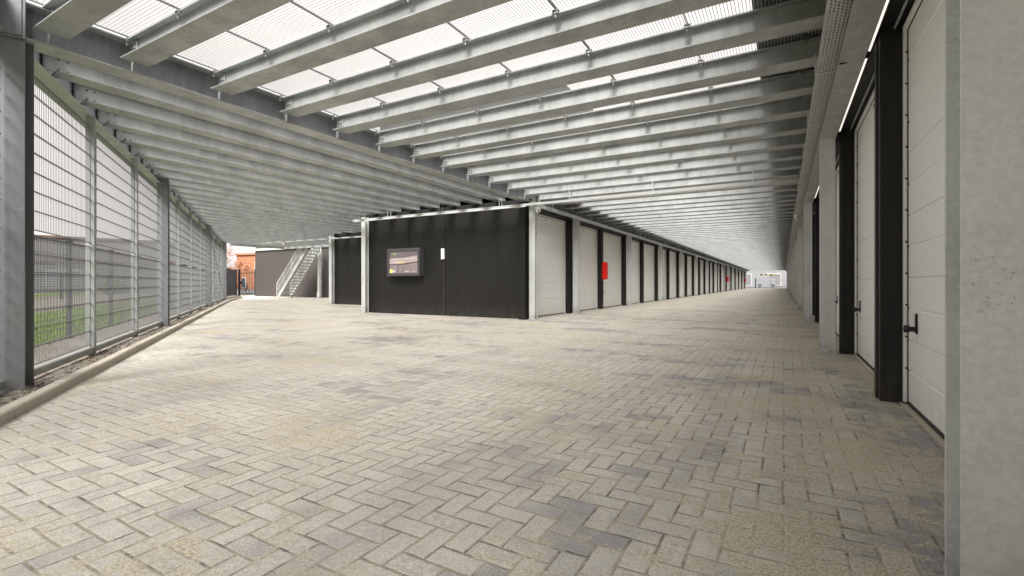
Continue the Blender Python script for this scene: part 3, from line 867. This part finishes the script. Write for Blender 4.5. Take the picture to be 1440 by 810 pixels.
# ------------------------------------------------------------------ far building with the stairs
fb = thing('taupe_building', 'two storey taupe grey building with a white band behind the stairs', 'building', P(21.8, 27))
wall_piece('wall', fb, -35.0, -18.6, 21.8, 30, 0, 3.44, 'farwall')
wall_piece('upper_wall', fb, -34.95, -18.6, 21.82, 30, 3.60, 6.8, 'farwall')
wall_piece('white_band', fb, -35.1, -18.6, 21.7, 30, 3.442, 3.598, 'whitewall')
wall_piece('door', fb, -26.55, -25.2, 21.76, 21.798, 0.02, 3.1, 'greyclad')
for x in (-33, -31, -29, -27.5): wall_piece('panel_joint', fb, x-.006, x+.006, 21.795, 21.799, 0, 3.44, 'housing')

st = thing('staircase', 'open steel staircase with mesh railing climbing along the taupe wall', 'stairs', P(19.96, 29.5))
# local frame: x to the right (towards smaller b), y away
def sp(x, y, z): return (x, y, z)
run, rise = 3.05, 3.35
for y, nm in ((0, 'stringer'), (.96, 'stringer')):
    MB().bar((0, y, .05), (run, y, rise), .03, .20).build(nm, 'galv_col', st)
ns = 17
t0 = None
for i in range(ns):
    x = run*(i+.5)/ns; z = rise*(i+.8)/ns
    if t0 is None: t0 = MB().box(-.11, .11, .02, .94, -.02, .02).box(-.11, -.10, .02, .94, -.05, .02).build('tread', 'galv_col', st, (x, 0, z))
    else: c = t0.copy(); COL.objects.link(c); c.location = Vector((x, 0, z))*S
for y in (-.03, .99):
    b = MB()
    b.bar((-.1, y, .95), (run, y, rise+.9), .035, .035)
    b.bar((-.1, y, .5), (run, y, rise+.45), .02, .02)
    b.build('handrail', 'galv_col', st)
    b = MB()
    n = 40
    for i in range(n+1):
        x = -.1+(run+.1)*i/n; zb = .05+(rise-.05)*i/n
        w = .016 if i % 10 == 0 else .004
        b.box(x-w, x+w, y-w, y+w, zb, zb+.9)
    for j in range(1, 9):
        b.bar((-.1, y, .05+.1*j), (run, y, rise+.1*j), .006, .006)
    b.build('railing_mesh', 'galv_col', st)
# fire riser pipe
rp = thing('riser_pipe', 'pale fire riser pipe with valve and elbow beside the stairs', 'pipe', P(21.45, 27.1))
MB().cyl((0, 0, .35), (0, 0, 3.3), .05, 12).cyl((-.30, 0, .32), (0, 0, .35), .05, 12).cyl((-.30, 0, 0), (-.30, 0, .32), .05, 12).sphere((-.3, 0, .32), .06).sphere((0, 0, .35), .06).build('pipe', 'whitewall', rp, smooth=True)
MB().cyl((0, 0, .95), (0, 0, 1.15), .085, 12).cyl((-.16, 0, 1.05), (0, 0, 1.05), .05, 10).cyl((-.17, 0, .95), (-.17, 0, 1.15), .035, 10).build('valve', 'sill', rp)

# ------------------------------------------------------------------ black railings and gate at the far left
def railing(name, label, p0, p1, H, cat, pitch=.13, posts=True):
    p0 = Vector(p0); p1 = Vector(p1); d = p1-p0; L = d.length
    t = thing(name, label, cat, p0, math.atan2(d.y, d.x))
    MB().box(0, L, -.02, .02, .12, .17).build('rail', 'blackmetal', t)
    MB().box(0, L, -.02, .02, H-.28, H-.23).build('rail', 'blackmetal', t)
    b = MB(); x = pitch/2
    while x < L-.02: b.box(x-.012, x+.012, -.012, .012, .06, H); x += pitch
    b.build('bars', 'blackmetal', t)
    for x in (0, L): MB().box(x-.06, x+.06, -.06, .06, 0, H+.06).build('post', 'blackmetal', t)
    return t
railing('metal_railing', 'black vertical bar railing running on from the end of the mesh fence', P(16.9, 31.0), P(22.3, 38.4), 2.05, 'railing', .11)
gt_ = railing('metal_gate', 'black barred gate with tall posts standing beyond the roof', P(22.4, 38.1), P(22.7, 36.35), 2.05, 'gate', .17)
MB().box(.15, .25, -.05, .05, .9, 1.15).build('lock', 'blackmetal', gt_)

# bicycles behind the gate
def bicycle(label, loc, rot, first=[None]):
    if first[0]:
        return copy_tree(first[0][0], first[0][1], loc, rot, label=label)
    t = thing('bicycle', label, 'bicycle', loc, rot, 'bicycles parked behind the black gate')
    for x in (-.5, .5):
        b = MB(); n = 20
        for i in range(n):
            a0, a1 = 6.2832*i/n, 6.2832*(i+1)/n
            b.cyl((x+.31*math.cos(a0), 0, .33+.31*math.sin(a0)), (x+.31*math.cos(a1), 0, .33+.31*math.sin(a1)), .016, 5)
        w = b.build('wheel', 'rubber', t)
        b = MB()
        for i in range(8):
            a0 = 6.2832*i/8; b.cyl((x, 0, .33), (x+.3*math.cos(a0), 0, .33+.3*math.sin(a0)), .003, 4)
        b.build('spokes', 'galv_col', w)
    MB().cyl((-.5, 0, .33), (-.08, 0, .3), .015, 6).cyl((-.08, 0, .3), (-.18, 0, .8), .018, 6).cyl((-.5, 0, .33), (-.17, 0, .7), .012, 6).cyl((-.08, 0, .3), (.36, 0, .78), .018, 6).cyl((-.17, 0, .74), (.36, 0, .8), .016, 6).cyl((.5, 0, .33), (.34, 0, .95), .016, 6).build('bicycle_frame', 'blackmetal', t)
    MB().box(-.30, -.08, -.05, .05, .82, .86, bevel=.015).build('saddle', 'rubber', t)
    MB().cyl((.32, -.25, .98), (.32, .25, .98), .012, 6).cyl((.34, 0, .9), (.32, 0, .98), .014, 6).build('handlebar', 'rubber', t)
    first[0] = (t, tree_of(t)); return t
bicycle('dark bicycle parked behind the left half of the black gate', P(24.2, 40.2), 2.3)
bicycle('dark bicycle parked behind the right half of the black gate', P(24.9, 39.6), 2.6)

# ------------------------------------------------------------------ distant buildings and trees
def bldg(name, label, p0, p1, depth, H, mat, wins, roofmat='brownband', z0=0, cat='building'):
    p0 = Vector(p0); p1 = Vector(p1); d = p1-p0; L = d.length
    t = thing(name, label, cat, p0, math.atan2(d.y, d.x))
    MB().box(0, L, 0, depth, z0, H).build('wall', mat, t)
    MB().box(-.2, L+.2, -.2, depth+.2, H, H+.28).build('roof', roofmat, t)
    for (x, w, za, zb, m) in wins:
        f = MB().box(x, x+w, -.06, -.002, za, zb).build('window', 'whitewall', t)
        MB().box(x+.1, x+w-.1, -.08, -.062, za+.1, zb-.1).build('pane', m, f)
    return t
bldg('brick_house', 'orange brick house with grey windows seen over the black gate', P(46, 79), P(48, 64), 10, 5.6, 'brick', [(4.2, 1.7, 2.6, 4.4, 'glass'), (8, 1.7, 2.6, 4.4, 'glass'), (4.2, 1.7, .3, 1.9, 'glass'), (8, 1.7, .3, 1.9, 'glass'), (1.2, 1.0, .2, 1.9, 'glass')], 'brick')
tag(MB().box(-41.6, -40.2, 28.2, 28.6, 0, .75).build('brick_wall', 'brick'), 'low orange brick wall beside the gate', 'wall')
van = thing('parked_van', 'white van partly hidden behind the taupe wall by the gate', 'van', P(31, 44.6), 2.6)
MB().box(-1.1, 1.1, -.75, .75, .35, 1.9, bevel=.15).build('body', 'whitewall', van)
MB().box(-1.105, -.6, -.76, .76, 1.2, 1.65).build('window', 'glass', van)
for x in (-.7, .7):
    for y in (-.7, .7): MB().cyl((x, y-.06, .3), (x, y+.06, .3), .28, 14).build('wheel', 'rubber', van)
# long low grey hall outside the fence: nearer louvred volume with brown fascia and taller grey hall behind
lo = bldg('low_hall', 'long low building with horizontal grey slats and a brown roof edge beyond the field', P(12, 71.8), P(34.9, 63.9), 6, 3.25, 'greyclad', [(8, 3, .4, 2.4, 'glass'), (18, 3, .4, 2.4, 'glass')])
b = MB()
for i in range(11): b.box(0, 24, -.09, -.003, .4+.26*i, .4+.26*i+.14)
b.build('slats', 'palehall', lo)
bldg('tall_hall', 'tall plain grey industrial hall rising behind the low slatted building', P(13, 86), P(42.5, 77.5), 14, 6.9, 'greyclad', [])
# buildings at the far end of the aisle
bldg('white_hall', 'white industrial hall closing the view at the end of the aisle', P(A_END+42, 30), P(A_END+42, -30), 20, 9, 'palehall', [(20, 2.5, .3, 3.5, 'greyclad'), (26, 3.4, .3, 3.5, 'greyclad'), (31, 2.2, .3, 2.6, 'greyclad')], 'greyclad')
eg = thing('sliding_gate', 'low grey sliding gate across the end of the aisle', 'gate', P(A_END+6, 6))
MB().box(1.2, 6.6, -.04, .04, .25, .40).build('rail', 'galv_dark', eg)
MB().box(1.2, 6.6, -.04, .04, 1.55, 1.66).build('rail', 'galv_dark', eg)
b = MB()
for i in range(45): b.box(1.25+.12*i, 1.27+.12*i, -.02, .02, .25, 1.6)
b.build('bars', 'galv_dark', eg)
MB().box(1.0, 1.2, -.1, .1, 0, 1.9).build('post', 'blackmetal', eg); MB().box(6.6, 6.8, -.1, .1, 0, 1.9).build('post', 'blackmetal', eg)
cb = thing('clearance_bar', 'yellow and black height limit bar hanging at the end of the aisle', 'sign', P(A_END, 4.0))
MB().box(0, 2.6, -.05, .05, 2.42, 2.62).build('bar', 'yellow', cb)
b = MB()
for x in (.15, .95, 1.75): b.box(x, x+.42, -.056, -.051, 2.42, 2.62)
b.build('stripes', 'blackmetal', cb)
MB().box(.1, .13, -.01, .01, 2.62, PB).box(2.4, 2.43, -.01, .01, 2.62, PB).build('hanger', 'galv', cb)
# parked white truck at the far end
tk = thing('parked_truck', 'small white box truck standing behind the far gate', 'truck', P(A_END+14, 3.6))
MB().box(-1.4, 1.1, -.9, .9, .7, 2.5, bevel=.05).build('cargo_box', 'palehall', tk)
MB().box(1.15, 2.1, -.85, .85, .45, 1.9, bevel=.12).build('cab', 'palehall', tk)
for x in (-.8, 1.6): MB().cyl((x, -.85, .38), (x, -.6, .38), .36, 14).build('wheel', 'rubber', tk)

def leafy(name, label, loc, r, H, mat, n=2600, cat='tree'):
    t = thing(name, label, cat, loc)
    b = MB(); b.cyl((0, 0, 0), (0, 0, H-r*.6), .13, 8, .07)
    for i in range(12):
        an = random.uniform(0, 6.28); z = random.uniform(H-r*1.6, H-r*.5)
        b.cyl((0, 0, z), (math.cos(an)*r*.7, math.sin(an)*r*.7, z+r*.55), .05, 5, .015)
    b.build('trunk', 'bark', t)
    b = MB(); cl = [(Vector((random.gauss(0, r*.45), random.gauss(0, r*.45), H-r+random.gauss(0, r*.42))), random.uniform(.2, .4)*r) for _ in range(16)]
    for i in range(n):
        c, cr = random.choice(cl); p = c+Vector((random.gauss(0, 1), random.gauss(0, 1), random.gauss(0, 1)))*cr*.55
        u = Vector((random.uniform(-1, 1), random.uniform(-1, 1), random.uniform(-1, 1))).normalized(); v = u.orthogonal().normalized()
        s = random.uniform(.06, .13)
        b.bm.faces.new([b.bm.verts.new(p+q) for q in (u*s, v*s*.6, -u*s, -v*s*.6)])
    b.build('crown', mat, t); return t
leafy('autumn_tree', 'reddish autumn tree rising over the black railings', P(41, 75), 2.6, 5.6, 'leaf_red', 3600)
leafy('garden_shrub', 'green shrub behind the bicycles by the gate', P(29.5, 45.6), .5, 1.0, 'leaf_green', 900, 'shrub')
leafy('round_bush', 'small dark bush growing against the low slatted building', P(20, 55), 1.4, 1.8, 'leaf_green', 1500, 'bush')
# dry weeds outside the fence
for (t, off, h, lab) in ((3.2, -1.9, .42, 'dry brown weed standing in the grass between the first fence posts'), (3.6, -2.3, .5, 'tall dry weed farther out in the grass'), (6.3, -2.0, .4, 'dry weed near the second big fence column'), (1.2, -1.8, .35, 'dry weed near the left edge column outside')):
    b = MB()
    for i in range(26):
        an = random.uniform(0, 6.28); l = random.uniform(.3, 1)*h; x, y = math.cos(an)*.12*random.random(), math.sin(an)*.12*random.random()
        b.cyl((x*.3, y*.3, 0), (x*2, y*2, l), .004, 4, .001)
        for j in range(4):
            q = Vector((x*2, y*2, l))*(.6+.4*random.random()); u = Vector((random.uniform(-1, 1), random.uniform(-1, 1), random.uniform(-.5, 1))).normalized()*.02
            b.bm.faces.new([b.bm.verts.new(q+v) for v in (u, u.orthogonal().normalized()*.008, -u)])
    tag(b.build('dry_weed', 'weed', None, F(t, off)), lab, 'weed')

# ------------------------------------------------------------------ light, sky, camera
EL, AZ = 50, 163                           # sun behind the camera, high, soft
w = bpy.data.worlds.new('World'); scn.world = w; w.use_nodes = True
nt = w.node_tree; bg = nt.nodes['Background']
sky = nt.nodes.new('ShaderNodeTexSky'); sky.sky_type = 'NISHITA'; sky.sun_disc = False
sky.sun_elevation = R(EL); sky.sun_rotation = R(AZ); sky.air_density = 1.0; sky.dust_density = 4.0; sky.ozone_density = 1.0
hs = nt.nodes.new('ShaderNodeHueSaturation'); hs.inputs['Saturation'].default_value = .12
nt.links.new(sky.outputs[0], hs.inputs['Color'])
mx = nt.nodes.new('ShaderNodeMix'); mx.data_type = 'RGBA'; mx.blend_type = 'MULTIPLY'; mx.inputs[0].default_value = 1
nt.links.new(hs.outputs[0], mx.inputs[6]); mx.inputs[7].default_value = (4.8, 4.65, 4.55, 1)
cap = nt.nodes.new('ShaderNodeVectorMath'); cap.operation = 'MINIMUM'      # bright flat overcast
nt.links.new(mx.outputs[2], cap.inputs[0])
tc = nt.nodes.new('ShaderNodeTexCoord'); sx = nt.nodes.new('ShaderNodeSeparateXYZ'); nt.links.new(tc.outputs['Generated'], sx.inputs[0])
pw = nt.nodes.new('ShaderNodeMath'); pw.operation = 'POWER'; nt.links.new(sx.outputs[2], pw.inputs[0]); pw.inputs[1].default_value = 2
ma = nt.nodes.new('ShaderNodeMath'); ma.operation = 'MULTIPLY_ADD'; nt.links.new(pw.outputs[0], ma.inputs[0]); ma.inputs[1].default_value = 1.9; ma.inputs[2].default_value = 1
cm = nt.nodes.new('ShaderNodeVectorMath'); cm.operation = 'SCALE'; cm.inputs[0].default_value = (1.06/.15, 1.0/.15, .97/.15)
nt.links.new(ma.outputs[0], cm.inputs['Scale']); nt.links.new(cm.outputs[0], cap.inputs[1])   # overcast: brighter overhead
nt.links.new(cap.outputs[0], bg.inputs['Color']); bg.inputs['Strength'].default_value = .15
sun = bpy.data.lights.new('sun', 'SUN'); sun.energy = 11; sun.angle = R(30); sun.color = (1, .975, .94)
so = bpy.data.objects.new('sun', sun); COL.objects.link(so)
dirv = Vector((math.sin(R(AZ))*math.cos(R(EL)), math.cos(R(AZ))*math.cos(R(EL)), math.sin(R(EL))))
so.rotation_euler = dirv.to_track_quat('Z', 'Y').to_euler(); so.location = dirv*60

cam = bpy.data.cameras.new('camera'); co = bpy.data.objects.new('camera', cam); COL.objects.link(co)
cam.sensor_width = 36; cam.lens = 36*669/1440; cam.shift_y = -7/1440; cam.clip_end = 3000; cam.clip_start = .05
co.location = (0, 0, S); co.rotation_euler = (R(90), 0, math.atan(382/669))
scn.camera = co
scn.view_settings.view_transform = 'Standard'; scn.view_settings.look = 'None'; scn.view_settings.exposure = 0
scn.cycles.max_bounces = 10; scn.cycles.diffuse_bounces = 6; scn.cycles.transparent_max_bounces = 16
scn.cycles.use_denoising = True
